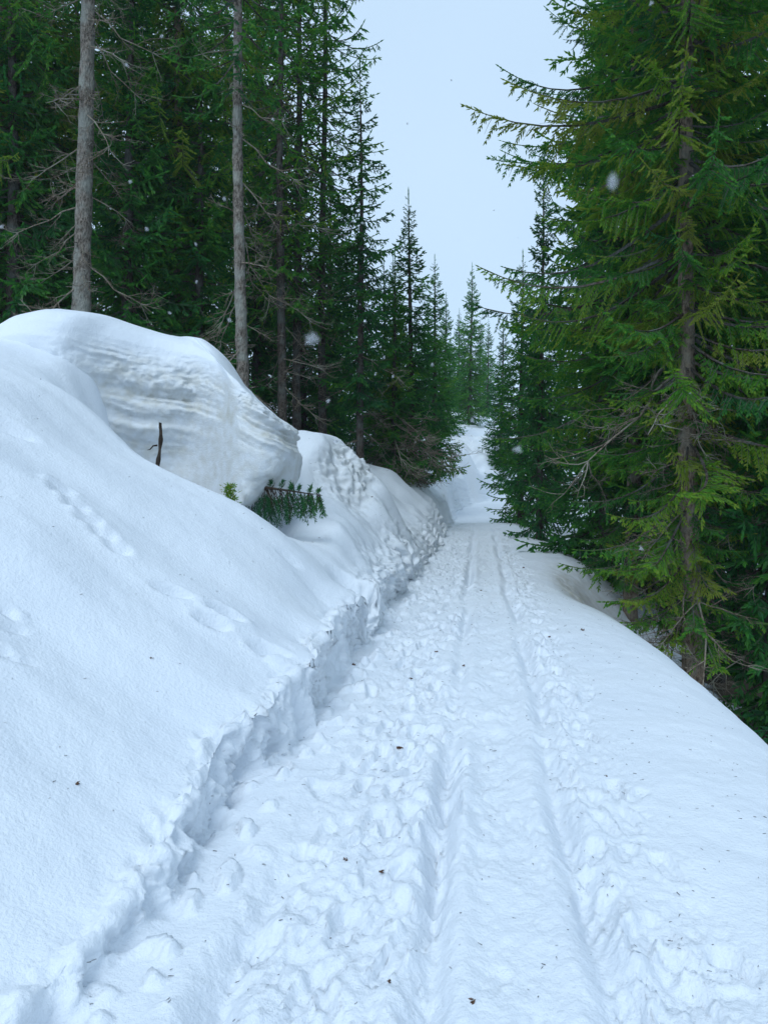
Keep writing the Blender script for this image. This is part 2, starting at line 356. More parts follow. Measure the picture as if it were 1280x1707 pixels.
# -- hare prints, drag mark and hollows on the bank
def dent(px, py, lu, wu, dep, ang, rim=.2):
    p = ray(px, py)
    i0, i1 = np.searchsorted(ys, p[1] - lu), np.searchsorted(ys, p[1] + lu)
    X, Y = XX[i0:i1] - p[0], YY[i0:i1] - p[1]
    c, s = math.cos(ang), math.sin(ang)
    u, v = (X * c + Y * s) / (lu / 2), (-X * s + Y * c) / (wu / 2)
    r = np.sqrt(u * u + v * v) + .1 * noise(X * 14, Y * 14, px)
    PD[i0:i1] += dep * (-np.exp(-(r * 1.15) ** 4) + rim * np.exp(-((r - 1.35) / .3) ** 2))
for a in ((355, 1040, .22, .10, .08, .4), (378, 1022, .24, .11, .08, .4), (285, 985, .24, .08, .05, .5), (440, 1085, .20, .10, .07, .5), (462, 1108, .16, .10, -.035, .5),
          (14, 712, .35, .12, .05, .5), (40, 560, .5, .25, .04, .2), (85, 575, .4, .2, .05, .2), (120, 572, .3, .2, -.03, .2), (480, 930, .25, .12, .03, .6), (10, 1020, .12, .07, .03, .3), (22, 1050, .15, .06, .03, .9), (5, 1085, .12, .08, .03, .5), (35, 1030, .1, .06, -.02, .2), (30, 1100, .2, .05, .025, .8)): dent(*a)
for k in range(15):
    f = k / 14; dent(92 + 108 * f + 4 * math.sin(k * 2.1), 805 + 108 * f, .17, .10, .05 * (1 - .35 * f) * (1 if k % 3 else -.6), .55)
ZZ = ZZ + PD * (near * .9 + .1)
# footprint-like scuffs on the right shoulder
# -- rough cut face of the bank
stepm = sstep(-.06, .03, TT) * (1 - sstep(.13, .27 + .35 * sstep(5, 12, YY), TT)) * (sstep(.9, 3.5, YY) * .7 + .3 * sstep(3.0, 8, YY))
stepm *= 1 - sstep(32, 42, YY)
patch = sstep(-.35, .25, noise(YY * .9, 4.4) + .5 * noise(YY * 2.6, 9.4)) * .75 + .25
# undercut: the lip leans out over the foot
hs = np.interp(YY, [1, 2.5, 4, 5.5, 8, 14, 30], [.10, .17, .24, .30, .30, .27, .2])
und = patch * (np.exp(-((TT - .02) / .05) ** 2) * -.30 + np.exp(-((TT - .20) / .10) ** 2) * .30) * (.4 + 1.2 * sstep(-.3, .4, noise(YY * 3.1, 2.7))) * hs * (1 - sstep(18, 28, YY))
XX = XX + und
def normals():
    P = np.stack([XX, YY, ZZ], -1)
    n = np.cross(np.gradient(P, axis=1), np.gradient(P, axis=0)); return n / (np.linalg.norm(n, axis=-1, keepdims=True) + 1e-12)
def push(dist):
    global XX, YY, ZZ
    n = normals(); XX = XX + n[..., 0] * dist; YY = YY + n[..., 1] * dist; ZZ = ZZ + n[..., 2] * dist
Y0 = YY.copy()
cl = np.abs(fbm(XX * 5.5, YY * 5.5, ZZ * 5.5, 3)); cl2 = fbm(XX * 13, YY * 13, ZZ * 13 + 5, 2)
cl3 = np.abs(fbm(XX * 14 + 3, YY * 14, ZZ * 14, 2))
push(stepm * patch * (.10 * (.45 - cl) * 1.6 + .05 * (.4 - cl3) + .02 * cl2) * (.9 - .15 * sstep(7, 12, YY)))
# crumbled crack at the foot of the low near step
crack = np.exp(-((TT - .03 - .03 * noise(YY * 3, 2)) / .045) ** 2) * sstep(1.0, 1.8, YY) * (1 - sstep(4.2, 6.5, YY)) * sstep(-.15, .2, noise(YY * 2.1, 14.2) + .4 * noise(YY * 5, 3))
ZZ = ZZ - .13 * crack; XX = XX - .05 * crack
# crumbs fallen at the foot
crumb = np.exp(-((TT + .12) / .12) ** 2) * sstep(.18, .42, noise(XX * 9, YY * 9, 3)) * .05 * near * sstep(1, 3, YY)
ZZ = ZZ + crumb
# mound behind the drift: blown face with clods
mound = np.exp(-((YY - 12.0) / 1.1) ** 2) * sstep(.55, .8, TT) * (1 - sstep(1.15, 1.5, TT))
cl = np.abs(fbm(XX * 3.6, YY * 3.6, ZZ * 3.6, 3))
push(mound * (.16 * (.3 - cl) - .16))
# soft relief everywhere off the path
soft = (1 - tm) * (.012 * fbm(XX * 2.1, YY * 2.1, 3, 3) + .0035 * fbm(XX * 11, YY * 11, 6, 2))
ZZ = ZZ + soft * (1 - sstep(60, 90, YY))
# scuffed hollow on the right shoulder, wind ribs
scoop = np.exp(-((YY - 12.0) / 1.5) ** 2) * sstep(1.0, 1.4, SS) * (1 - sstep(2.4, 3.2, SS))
ZZ = ZZ + scoop * (.045 * noise(XX * 2.5, YY * 14, 2) + .03 * fbm(XX * 6, YY * 16, 8, 2))
# far bank relief
farm = sstep(30, 36, YY) * (1 - sstep(60, 80, YY)) * sstep(.1, 1.0, TT)
ZZ = ZZ + farm * (.7 * fbm(XX * .5, YY * .5, 2, 2) + .32 * fbm(XX * 1.4, YY * 1.4, 5, 2))
dirt_shade = np.clip(stepm * patch * .22 * sstep(2.5, 6, YY) + mound * .5 + scoop * 1.0 + (.35 * sstep(0, .4, fbm(XX * .8, YY * .8, 9, 2))) * farm, 0, 1)
litter = sstep(2.7, 3.6, SS) * (1 - sstep(13, 30, YY)) * .62 + sstep(3.0, 5, SS) * .25 + .40 * sstep(3.2, 6.0, TT)
P = np.stack([XX, YY, ZZ], -1)
du = np.gradient(P, axis=1); dv = np.gradient(P, axis=0)
NN = np.cross(du, dv); NN /= np.linalg.norm(NN, axis=-1, keepdims=True) + 1e-12
def sheet(name, j0, j1, **props):
    V = P[:, j0:j1 + 1].reshape(-1, 3); w = j1 - j0 + 1
    i = np.arange(nr - 1)[:, None] * w; j = np.arange(w - 1)[None]
    q = np.stack([i + j, i + j + 1, i + w + j + 1, i + w + j], -1).reshape(-1, 4)
    me = mesh_np(name, V, q, [M_snow], {'dirt_shade': dirt_shade[:, j0:j1 + 1].ravel(), 'litter': litter[:, j0:j1 + 1].ravel()}, smooth=True, normals=NN[:, j0:j1 + 1].reshape(-1, 3))
    return link(name, me, kind='structure', **props)
jA = int(np.searchsorted(taus, .02)); jB = int(np.searchsorted(taus, 2.15))
sheet('snow_bank', 0, jA)
sheet('snow_path', jA, jB)
sheet('snow_slope', jB, nc - 1)

# ---------------------------------------------------------------- overhanging drift with a layered cut face
def build_drift():
    ctrl = np.array([(-3.35, 7.75), (-2.95, 8.15), (-2.5, 8.45), (-2.1, 8.5), (-1.75, 8.3), (-1.5, 8.02), (-1.25, 7.95), (-1.06, 8.2), (-1.0, 8.7), (-1.1, 9.6), (-1.7, 10.9), (-3.0, 11.4), (-4.3, 10.6), (-4.6, 9.2), (-4.1, 8.0)])
    n = len(ctrl); K = 26 * n // 1
    tt = np.concatenate([np.linspace(0, 9, 430, endpoint=False), np.linspace(9, n, 60, endpoint=False)])
    i = np.floor(tt).astype(int); f = (tt - i)[:, None]
    p = [ctrl[(i + k) % n] for k in (-1, 0, 1, 2)]
    o = .5 * (2 * p[1] + (p[2] - p[0]) * f + (2 * p[0] - 5 * p[1] + 4 * p[2] - p[3]) * f ** 2 + (3 * p[1] - p[0] - 3 * p[2] + p[3]) * f ** 3)
    cen = np.array([-2.7, 9.5])
    prof = np.array([(0, .30), (.03, .62), (.08, .76), (.18, .83), (.32, .88), (.5, .93), (.66, .965), (.78, .99), (.86, .985), (.92, .95), (.96, .88), (.985, .75), (1.0, .56), (1.0, .38), (1.0, .2), (1.0, .03)])
    lv = np.concatenate([np.linspace(0, 3, 9, endpoint=False), np.linspace(3, 9, 110, endpoint=False), np.linspace(9, 15, 46)])
    prof2 = np.array([.45, .72, .87, .95, .99, 1.0, .985, .96, .92, .86, .78, .67, .54, .38, .2, .03])
    ff = np.interp(lv, np.arange(16), prof[:, 0]); sc = np.interp(lv, np.arange(16), prof[:, 1]); sc2 = np.interp(lv, np.arange(16), prof2)
    kk = np.hanning(9); kk /= kk.sum()
    sc = np.convolve(np.pad(sc, 4, mode='edge'), kk, 'valid'); ff = np.convolve(np.pad(ff, 4, mode='edge'), kk, 'valid'); sc2 = np.convolve(np.pad(sc2, 4, mode='edge'), kk, 'valid')
    wr = sstep(-2.0, -1.35, o[:, 0])[None]
    xt = [-4.7, -4.1, -3.6, -3.0, -2.4, -2.05, -1.7, -1.4, -1.2, -1.05, -.9]; zt = [3.5, 3.78, 3.80, 3.72, 3.62, 3.54, 3.36, 3.12, 2.92, 2.78, 2.65]
    xb = [-4.7, -3.0, -2.0, -1.6, -1.35, -1.0]; zb = [.9, .9, 1.05, 1.25, 1.5, 1.62]
    q = cen + (o[None] - cen) * (sc[:, None] * (1 - wr) + sc2[:, None] * wr)[..., None]
    X, Y = q[..., 0], q[..., 1]
    kx = (.75 * sstep(.35, .95, sc))[:, None]; xo = o[None, :, 0] * kx + X * (1 - kx)
    zT, zB = np.interp(xo, xt, zt), np.interp(o[:, 0], xb, zb)[None]
    Z = zB + ff[:, None] * (zT - zB)
    Z = Z + .06 * (1 - sc)[:, None] * sstep(.9, 1.0, ff)[:, None]
    rad = q - cen; rad = rad / (np.linalg.norm(rad, axis=-1, keepdims=True) + 1e-6)
    face = sstep(.03, .15, ff)[:, None] * (1 - sstep(.80, .93, ff))[:, None] * np.ones_like(X)
    rel = Z - .62 * zT + .05 * fbm(X * 1.3, Y * 1.3, Z * .8, 2)
    wv = rel + .03 * noise(X * 3.2, Y * 3.2, Z * 2)
    up = sstep(.42, .62, ff)[:, None]
    vary = .35 + .9 * sstep(-.35, .4, noise(X * 1.7, Y * 1.7, Z * 2.2 + 7)); crumb = sstep(.62, .78, ff)[:, None] * face; face = face * sstep(-3.3, -2.85, X)
    d = face * crumb * .014 * (1 - 2 * np.abs(fbm(X * 5, Y * 5, Z * 17, 3))) + face * up * vary * (0.075 * noise(wv * 7.0, 1.5) + .07 * np.abs(noise(wv * 13, 4.5)) + .03 * noise(wv * 30, X * 2, 2))
    d += face * (.07 * fbm(X * 1.9, Y * 1.9, Z * 1.1, 2))
    rt = sstep(-2.0, -1.5, X) * face
    d += rt * (.06 * np.abs(noise((X - Y) * 2.8 + Z * .5, Z * 1.1 + 2, 3)) + .04 * noise((X - Y) * 6 + Z * 1.2, Z * 1.5, 3))
    d += face * (.006 * fbm(X * 12, Y * 12, Z * 16, 2) + .010 * np.abs(fbm(X * 7, Y * 7, Z * 9 + 3, 2)) * up)
    edge = np.exp(-((ff - .80) / .09) ** 2)[:, None]
    d += edge * .03 * fbm(X * 6, Y * 6, Z * 6, 3)
    d -= face * (1 - up) * .10 * sstep(-3.2, -2.6, X) * (1 - sstep(-1.9, -1.6, X)) 
    X = X + rad[..., 0] * d; Y = Y + rad[..., 1] * d
    Z = Z + .02 * fbm(X * 1.4, Y * 1.4, 3, 2) + face * .01 * fbm(X * 9, Y * 9, Z * 9, 2)
    Pn = np.stack([X, Y, Z], -1); m_, k_ = X.shape
    a = np.arange(m_ - 1)[:, None] * k_; j = np.arange(k_)[None]; j2 = (j + 1) % k_
    qd = np.stack([a + j, a + j2, a + k_ + j2, a + k_ + j], -1).reshape(-1, 4)
    dt = face * (.58 + .28 * sstep(-.1, .3, noise(wv * 5, 2.5)) * up)  # old-snow dirt, deepened to put the cut face's shade into its colour
    me = mesh_np('snow_drift', Pn.reshape(-1, 3), qd, [M_snow], {'dirt_shade': dt.ravel(), 'litter': np.zeros(dt.size)}, smooth=True)
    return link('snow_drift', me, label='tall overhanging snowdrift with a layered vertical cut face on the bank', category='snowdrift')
build_drift()

# ---------------------------------------------------------------- spruce boughs
class Buf:
    def __init__(s): s.V, s.T, s.M, s.A, s.n = [], [], [], [], 0
    def add(s, V, T, mat, tint):
        V = np.asarray(V, float); T = np.asarray(T)
        s.V.append(V); s.T.append(T + s.n); s.M.append(np.full(len(T), mat)); s.A.append(np.broadcast_to(tint, (len(V),))); s.n += len(V)
    def get(s): return np.vstack(s.V), np.vstack(s.T), np.concatenate(s.M), np.concatenate(s.A)
def kites(o, d, l, w, r, tint, spikes=0):
    """needle-clad shoots: o, d n x 3; two crossed blades each, with a few single needles standing off"""
    n = len(o)
    ref = r.normal(size=(n, 3)); a = np.cross(d, ref); a /= np.linalg.norm(a, axis=1)[:, None] + 1e-9
    b = np.cross(d, a); l = l[:, None]; w = np.broadcast_to(w, (n,))[:, None]
    k1, k2 = .30 + .2 * r.random((n, 1)), .30 + .2 * r.random((n, 1))
    v = [o, o + d * l * k1 + a * w, o + d * l, o + d * l * k2 - a * w, o + d * l * k1 + b * w, o + d * l * k2 - b * w]
    V = np.stack(v, 1); T = [[0, 1, 2], [0, 2, 3], [0, 4, 2], [0, 2, 5]]; m = 6
    for q in range(spikes):
        f = (q + .4 + .6 * r.random((n, 1))) / (spikes + .6); th = r.random((n, 1)) * 6.28
        base = o + d * l * f; side = a * np.cos(th) + b * np.sin(th)
        tip = base + side * w * 2.1 + d * w * 1.6
        V = np.concatenate([V, np.stack([base, base + d * w * .8, tip], 1)], 1); T.append([m, m + 1, m + 2]); m += 3
    T = (np.arange(n)[:, None, None] * m + np.array(T)[None]).reshape(-1, 3)
    return V.reshape(-1, 3), T, np.repeat(np.broadcast_to(tint, (n,)), m)
def bough(L, seed, sec_sp=.085, ter_sp=.07, sl=.13, sw=.015, bare=.18, spread=.42, hang=.35, sag=.16, spikes=2, dead=0.0):
    """one spruce branch along +X from the origin"""
    r = np.random.default_rng(seed); B = Buf()
    u = np.linspace(0, 1, 9)
    bend = r.normal(0, .11)
    def ax(t): t = np.asarray(t); return np.stack([L * t, L * bend * t * t, L * (-sag * np.sin(t * 2.6) + .10 * t ** 3)], -1)
    V, T = tube(ax(u), np.linspace(.011 * L + .003, .003, 9), 3, cap=False); B.add(V, T, 1, .2)
    O, D, Ln, Tn = [], [], [], []
    k, t = 0, bare
    while t < .985:
        side = 1 if k % 2 else -1
        if r.random() < .14: t += sec_sp / L; k += 1; continue
        ls = L * spread * (.8 + .35 * math.sin(t * 17 + seed)) * min(1, .35 + (t - bare) / .28) * (1.03 - t) ** .62 * r.uniform(.65, 1.2)
        p = ax(t); tg = ax(min(1, t + .02)) - ax(t - .02); tg /= np.linalg.norm(tg)
        an = r.uniform(.75, 1.05)
        d = tg * math.cos(an) + np.array([0, side, 0]) * math.sin(an) + np.array([0, 0, -hang * r.uniform(.3, 1.5)]); d /= np.linalg.norm(d)
        if r.random() < .12: d = d * .4 + np.array([.4, 0, .35]); d /= np.linalg.norm(d)
        isdead = r.random() < dead
        e = p + d * ls + np.array([0, 0, -hang * ls * .25]); mid = p + d * ls * .5
        V, T = tube([p, mid, e], [.0045, .0035, .0015], 3, cap=False); B.add(V, T, 1, .2)
        if not isdead:
            m = max(2, int(ls / ter_sp))
            nrm = np.cross(d, [0, 0, 1.]); nrm /= np.linalg.norm(nrm) + 1e-9
            for q in range(m):
                v = (q + .6 + r.uniform(-.2, .2)) / m; c = p + (e - p) * v
                O.append(c - d * ls / m * .5); D.append(d + np.array([0, 0, r.normal(0, .06)])); Ln.append(ls / m * 1.5); Tn.append(.1)
                for sd in (-1, 1):
                    if r.random() < .10: continue
                    dd = d * .72 + nrm * sd * .62 + np.array([0, 0, r.normal(-.10 - hang * .25, .16)]); O.append(c); D.append(dd / np.linalg.norm(dd))
                    Ln.append(sl * (1.15 - .55 * v) * r.uniform(.7, 1.25)); Tn.append(.30 * v * r.uniform(.4, 1.2))
            O.append(e); D.append(d); Ln.append(sl * .8); Tn.append(.25)
        t += sec_sp / L * r.uniform(.6, 1.0); k += 1
    for q in np.arange(max(bare, .4), 1.0, sl * .55 / L):
        tg = ax(min(1, q + .02)) - ax(q - .02); O.append(ax(q)); D.append(tg / np.linalg.norm(tg)); Ln.append(sl); Tn.append(.2 * q)
    if O:
        O, D, Ln, Tn = map(np.array, (O, D, Ln, Tn)); D = D / np.linalg.norm(D, axis=1)[:, None]
        V, T, A = kites(O, D, Ln, sw * r.uniform(.8, 1.2, len(O)), r, Tn + r.normal(0, .05, len(O)), spikes); B.add(V, T, 0, A)
    return B.get()
print('boughs')
HERO = {'X': [bough(3.2, q, .056, .047, .092, .012, .18, .22, .8, .15, 0, .10) for q in (31, 32, 33)], 'L': [bough(2.2, q, .051, .044, .092, .012, .14, .26, .8, .15, 0, .08) for q in (1, 2, 3, 4)], 'M': [bough(1.3, q, .052, .047, .088, .0125, .08, .34, .7, .12, 0, .05) for q in (5, 6, 7)], 'S': [bough(.7, q, .055, .05, .085, .0125, .04, .45, .5, .05, 0) for q in (8, 9)]}
MIDB = {'L': [bough(2.0, q, .11, .105, .19, .027, .14, .36, .65, .15, 0, .05) for q in (11, 12, 13)], 'M': [bough(1.2, q, .11, .11, .18, .027, .10, .44, .6, .12, 0, .03) for q in (14, 15, 16)], 'S': [bough(.6, q, .10, .12, .14, .024, .05, .55, .4, .05, 0) for q in (17, 18)]}
THIN = {'L': [bough(2.0, q, .15, .13, .19, .022, .30, .30, .8, .2, 0, .22) for q in (21, 22, 23)], 'M': [bough(1.2, q, .14, .13, .18, .022, .22, .38, .7, .15, 0, .15) for q in (24, 25)], 'S': [bough(.6, q, .12, .13, .14, .022, .1, .5, .4, .05, 0, .1) for q in (27, 28)]}
for kit, nm in ((HERO, 'hero'), (MIDB, 'mid'), (THIN, 'thin')): print(nm, {k: [len(b[1]) for b in v] for k, v in kit.items()})

def trunk_axis(H, seed, lean=0.012):
    r = np.random.default_rng(seed + 900); a, b = r.uniform(-1, 1, 2) * lean; p1, p2 = r.uniform(0, 6, 2)
    return lambda h: np.stack([a * np.asarray(h) + .035 * np.sin(np.asarray(h) * .5 + p1), b * np.asarray(h) + .035 * np.sin(np.asarray(h) * .43 + p2), np.asarray(h, float)], -1)
def trunk_mesh(H, r0, seed, mat):
    axf = trunk_axis(H, seed); h = np.concatenate([np.linspace(-.5, 8, 110), np.linspace(8.2, H, 60)]); sides = 18
    rad = r0 * np.clip(1 - h / H, .01, 1) ** .78 * (1 + .35 * np.exp(-(h + .3) / .35) * (h < 2))
    V, T = tube(axf(h), rad, sides)
    c = np.repeat(axf(h), sides, 0); c = np.vstack([c, V[-1:]])
    rd = V - c
    n = .13 * fbm(V[:, 0] * 14, V[:, 1] * 14, V[:, 2] * 5 + seed, 3) + .10 * noise(V[:, 0] * 6, V[:, 1] * 6, V[:, 2] * 2.2 + seed * 3)
    V = c + rd * (1 + n)[:, None]
    # branch stubs
    r = np.random.default_rng(seed + 40); parts = [(V, T)]
    for k in range(34):
        hh = r.uniform(.6, min(11, H * .8)); az = r.uniform(0, 6.28); p = axf(hh); rr_ = r0 * (1 - hh / H) ** .78
        d = np.array([math.cos(az), math.sin(az), r.uniform(-.3, .2)]); ln = r.uniform(.05, .22)
        parts.append(tube([p + d * rr_ * .7, p + d * (rr_ + ln * .5), p + d * (rr_ + ln)], [.014, .010, .005], 5))
    V, T = join(parts)
    return mesh_np('trunk', V, T, [mat], smooth=True)
def crown_mesh(kit, H, hb, rad, seed, sp=.34, per=5, pit=(-.30, .55), tint=.30, tvar=.12, drop=0.0, nshort=0, fill=(2, 0)):
    r = np.random.default_rng(seed); axf = trunk_axis(H, seed); B = Buf()
    h = hb
    while h < H - .12:
        f = (h - hb) / (H - hb); R = rad(f)
        nb = per if R > .5 else max(3, per - 1)
        if f > fill[0] and f < .7: nb += fill[1]
        a0 = r.uniform(0, 6.28)
        for k in range(nb + (1 if r.random() < .5 else 0)):
            if r.random() < drop: continue
            ln = R * (r.uniform(.6, 1.2) if k < nb - nshort - (fill[1] if f > fill[0] and f < .7 else 0) else r.uniform(.25, .6))
            if ln < .12: continue
            key = 'X' if (ln > 2.5 and 'X' in kit) else 'L' if ln > 1.35 else ('M' if ln > .65 else 'S')
            V, T, M, A = kit[key][r.integers(len(kit[key]))]
            L0 = V[:, 0].max(); s = ln / L0
            pitch = pit[0] + (pit[1] - pit[0]) * f ** 1.3 + r.normal(0, .10); az = a0 + 6.283 * k / nb + r.normal(0, .22); roll = r.normal(0, .4)
            cr_, sr = math.cos(roll), math.sin(roll); cp, sp_ = math.cos(pitch), math.sin(pitch); ca, sa = math.cos(az), math.sin(az)
            Rx = np.array([[1, 0, 0], [0, cr_, -sr], [0, sr, cr_]]); Ry = np.array([[cp, 0, -sp_], [0, 1, 0], [sp_, 0, cp]]); Rz = np.array([[ca, -sa, 0], [sa, ca, 0], [0, 0, 1]])
            mirror = np.array([1, 1 if r.random() < .5 else -1, 1])
            Wv = (V * mirror * s) @ (Rz @ Ry @ Rx).T + axf(h + r.uniform(-.12, .12))
            tb = tint + r.normal(0, tvar)
            B.add(Wv, T, 0, np.clip(A + tb, 0, .84)); B.M[-1] = M
        h += sp * r.uniform(.75, 1.25) * (1 if f < .7 else .72)
    # leader
    V, T, A = kites(np.array([axf(H - .35 + .08 * q) for q in range(5)]), np.tile([0, 0, 1.], (5, 1)), np.full(5, .28), .02, r, np.full(5, tint + .2), 1); B.add(V, T, 0, A)
    V, T, M, A = B.get()
    return mesh_np('crown', V, T, [M_needle, M_barkd], {'tint': A}, M)
def cone(R, a=.85, belly=.12, cut=.45):
    return lambda f: R * (1 - f) ** a * (1 - cut * max(0, belly - f) / belly) + .04

def dead_mesh(seed, L=1.3, forks=9):
    r = np.random.default_rng(seed); parts = []
    def limb(p, d, ln, rad, depth):
        pts = [p]; dd = d / np.linalg.norm(d)
        for k in range(5):
            dd = dd + r.normal(0, .17, 3) + np.array([0, 0, -.05 if depth == 0 else .03]); dd /= np.linalg.norm(dd); pts.append(pts[-1] + dd * ln / 5)
        parts.append(tube(pts, np.linspace(rad, rad * .3, 6), 4 if depth else 5))
        if depth < 3:
            for q in range([forks, 4, 2][depth]):
                k = r.integers(1, 5); b = pts[k]; t = pts[k + 1] - pts[k]; t /= np.linalg.norm(t)
                sd = np.cross(t, r.normal(size=3)); sd /= np.linalg.norm(sd); sd[2] *= .5
                limb(b, t * .7 + sd * .8, ln * r.uniform(.28, .5), rad * .5, depth + 1)
    limb(np.zeros(3), np.array([1, 0, r.uniform(-.25, .15)]), L, .015, 0)
    V, T = join(parts)
    return mesh_np('dead_branch', V, T, [M_twig], smooth=True)
DEAD = [dead_mesh(s, L, f) for s, L, f in ((1, 1.3, 8), (2, 1.0, 9), (3, 1.6, 9), (4, .8, 7))]

KINDS = {}
def kind(name, kit, H, hb, R, r0, seed, bark=None, a=.85, belly=.12, cut=.45, **kw):
    KINDS[name] = (crown_mesh(kit, H, hb, cone(R, a, belly, cut), seed, **kw), trunk_mesh(H, r0, seed, bark or M_barkd), H, r0, hb, seed)
kind('great', HERO, 17.5, 1.3, 3.15, .128, 3, M_barkw, a=.52, belly=.30, cut=.62, sp=.34, per=8, nshort=3, fill=(.2, 3), pit=(-.36, .45), tint=.41, tvar=.22)
kind('dense', MIDB, 10, .35, 1.75, .13, 7, a=.8, belly=.10, sp=.25, per=6, tint=.12, tvar=.09)
kind('dense_b', MIDB, 8.4, .3, 1.6, .11, 17, a=.85, belly=.08, sp=.24, per=6, tint=.22, tvar=.12)
kind('tall', MIDB, 19, 2.6, 2.5, .17, 27, a=.6, belly=.2, sp=.33, per=6, nshort=1, tint=.38, tvar=.20)
kind('mast', THIN, 21, 7.8, 2.3, .165, 37, M_bark, a=.6, belly=.2, sp=.42, per=5, tint=.24, tvar=.12, drop=.1)
kind('mast_b', THIN, 20, 7.2, 2.2, .125, 39, M_bark, a=.6, belly=.2, sp=.42, per=5, tint=.24, tvar=.12, drop=.1)
kind('slender', MIDB, 10.5, 1.7, 1.5, .10, 47, a=.7, belly=.15, sp=.34, per=5, pit=(-.35, .4), tint=.2, tvar=.14, drop=.05)
kind('lanky', THIN, 17.5, 3.2, 1.9, .105, 57, M_barkd, a=.6, belly=.2, sp=.32, per=6, pit=(-.3, .3), tint=.26, tvar=.12, drop=.08)

tree_n = [0]
def tree(kn, x, y, label, group=None, sc=1.0, rz=None, dead=0, dead_h=(.8, 5), lean=(0, 0), dz=-.15, dlen=1.0, slim=1.0):
    crown, trunk, H, r0, hb, seed = KINDS[kn]
    tree_n[0] += 1; r = random.Random(tree_n[0] * 7 + 1)
    z = float(ground(x, y)) + dz
    e = link('spruce_tree', None, label=label, category='tree'); e.empty_display_size = .3
    if group: e['group'] = group
    e.location = (x, y, z); e.rotation_euler = (lean[0], lean[1], r.uniform(0, 6.28) if rz is None else rz); e.scale = (sc * slim, sc * slim, sc)
    link('trunk', trunk, e); link('crown', crown, e, kind='stuff')
    axf = trunk_axis(H, seed)
    for k in range(dead):
        h = dead_h[0] + (dead_h[1] - dead_h[0]) * (k + r.random()) / dead; az = r.uniform(0, 6.28); p = axf(h)
        o = link('dead_branch', DEAD[r.randrange(len(DEAD))], e)
        rad = r0 * (1 - h / H) ** .78 * .8
        o.location = (p[0] + math.cos(az) * rad, p[1] + math.sin(az) * rad, h); o.rotation_euler = (r.uniform(-.5, .5), r.uniform(-.1, .35), az)
        s = r.uniform(.6, 1.2) * dlen; o.scale = (s, s, s)
    return e
def at(px, d): return (px - 640) / F * d, d

# ---------------------------------------------------------------- trees one can tell apart
tree('great', *at(1152, 10.0), 'great spreading spruce with a grey knotty trunk below the path shoulder', dead=28, dead_h=(.4, 4.6), rz=1.0, dlen=1.15)
tree('great', *at(1052, 13.6), 'wide bushy spruce filling the gap between the dark blue green and great spruces', dead=8, dead_h=(.8, 4), rz=4.1)
tree('tall', *at(1192, 12.0), 'spruce trunk standing close behind the great spreading spruce', dead=8, dead_h=(1, 6), rz=2.2)
tree('dense', *at(900, 19.0), 'dense dark blue green spruce with boughs to the snow at the path edge', rz=.4, sc=.97, slim=.68)
tree('mast', *at(137, 14.0), 'tall spruce with a thick bare grey trunk just behind the overhanging snowdrift', dead=34, dead_h=(1.0, 8), lean=(0, .012), rz=.5)
tree('mast_b', *at(405, 14.0), 'tall spruce with a straight pale bare trunk between drift and rounded mound', dead=20, dead_h=(.8, 8), lean=(0, .0), rz=3.3, sc=.92)
tree('lanky', *at(468, 17.5), 'dark trunked spruce, one of two standing close together behind the mound', 'pair of dark trunks behind the mound', dead=12, dead_h=(1, 5), rz=4)
tree('lanky', *at(497, 18.5), 'dark trunked spruce, one of two standing close together behind the mound', 'pair of dark trunks behind the mound', dead=12, dead_h=(1, 5), rz=1.5)
tree('lanky', *at(538, 19.5), 'very tall thin spruce with a sparse see-through crown', dead=6, dead_h=(2, 5), rz=2.5)
tree('slender', *at(602, 19.0), 'slender spruce with sparse tiers and a bare lower trunk on the bank', dead=8, dead_h=(.6, 3), rz=.2, sc=.95)
tree('dense_b', *at(684, 22.5), 'bushy green spruce leaning its boughs over the bank beside the path bend', rz=1.1, sc=1.0, slim=1.02)
tree('dense_b', *at(655, 20.5), 'young spruce with grey brown dead lower twigs beside the slender spruce', rz=2.9, dead=44, dead_h=(.3, 2.6), sc=.72, dlen=1.7)
tree('dense', *at(722, 30.0), 'spruce with a narrow pointed top where the path bends', rz=2.0, sc=.85)
tree('dense', *at(783, 50.0), 'distant pointed spruce at the far end of the path', rz=.7, sc=1.05)
FILL = 'spruce of the dark dense forest along the path'
G_ = 'forest spruces along the path'
fill_rng = random.Random(21)
spots = [('great', 292, 17), ('great', 5, 15.8), ('tall', 225, 20), ('dense', 215, 15.5), ('tall', 60, 19), ('dense', 20, 15), ('dense_b', 330, 16.5), ('tall', 440, 24), ('dense', 430, 21), ('dense', 545, 25), ('dense_b', 505, 22),
         ('tall', 120, 26), ('tall', 370, 27), ('dense', 600, 29), ('dense', 655, 33), ('tall', 300, 34), ('dense', 560, 36), ('dense', 90, 18), ('dense_b', 640, 27),
         ('dense', 740, 44), ('dense', 765, 62), ('dense', 715, 52), ('dense', 690, 40), ('dense', 812, 58), ('dense', 835, 40), ('dense', 750, 75), ('dense', 800, 72), ('dense', 775, 90),
         ('dense', 868, 26), ('dense_b', 1005, 15.5), ('tall', 1010, 21), ('tall', 1070, 17.5), ('tall', 1110, 24), ('tall', 1310, 13), ('dense', 1230, 15), ('dense', 1120, 17), ('tall', 1220, 24), ('dense', 1010, 26), ('dense', 1320, 18), ('dense', 1290, 10.2),
         ('tall', -120, 19), ('dense', -100, 15), ('tall', 1420, 15), ('tall', 10, 32), ('dense', 460, 42), ('dense', 200, 30), ('dense', 930, 34), ('dense', 890, 46)]
WHAT = {'great': 'broad spruce with heavy green boughs', 'tall': 'tall full crowned spruce', 'dense': 'bushy dark spruce with boughs down to the snow', 'dense_b': 'short bushy spruce'}
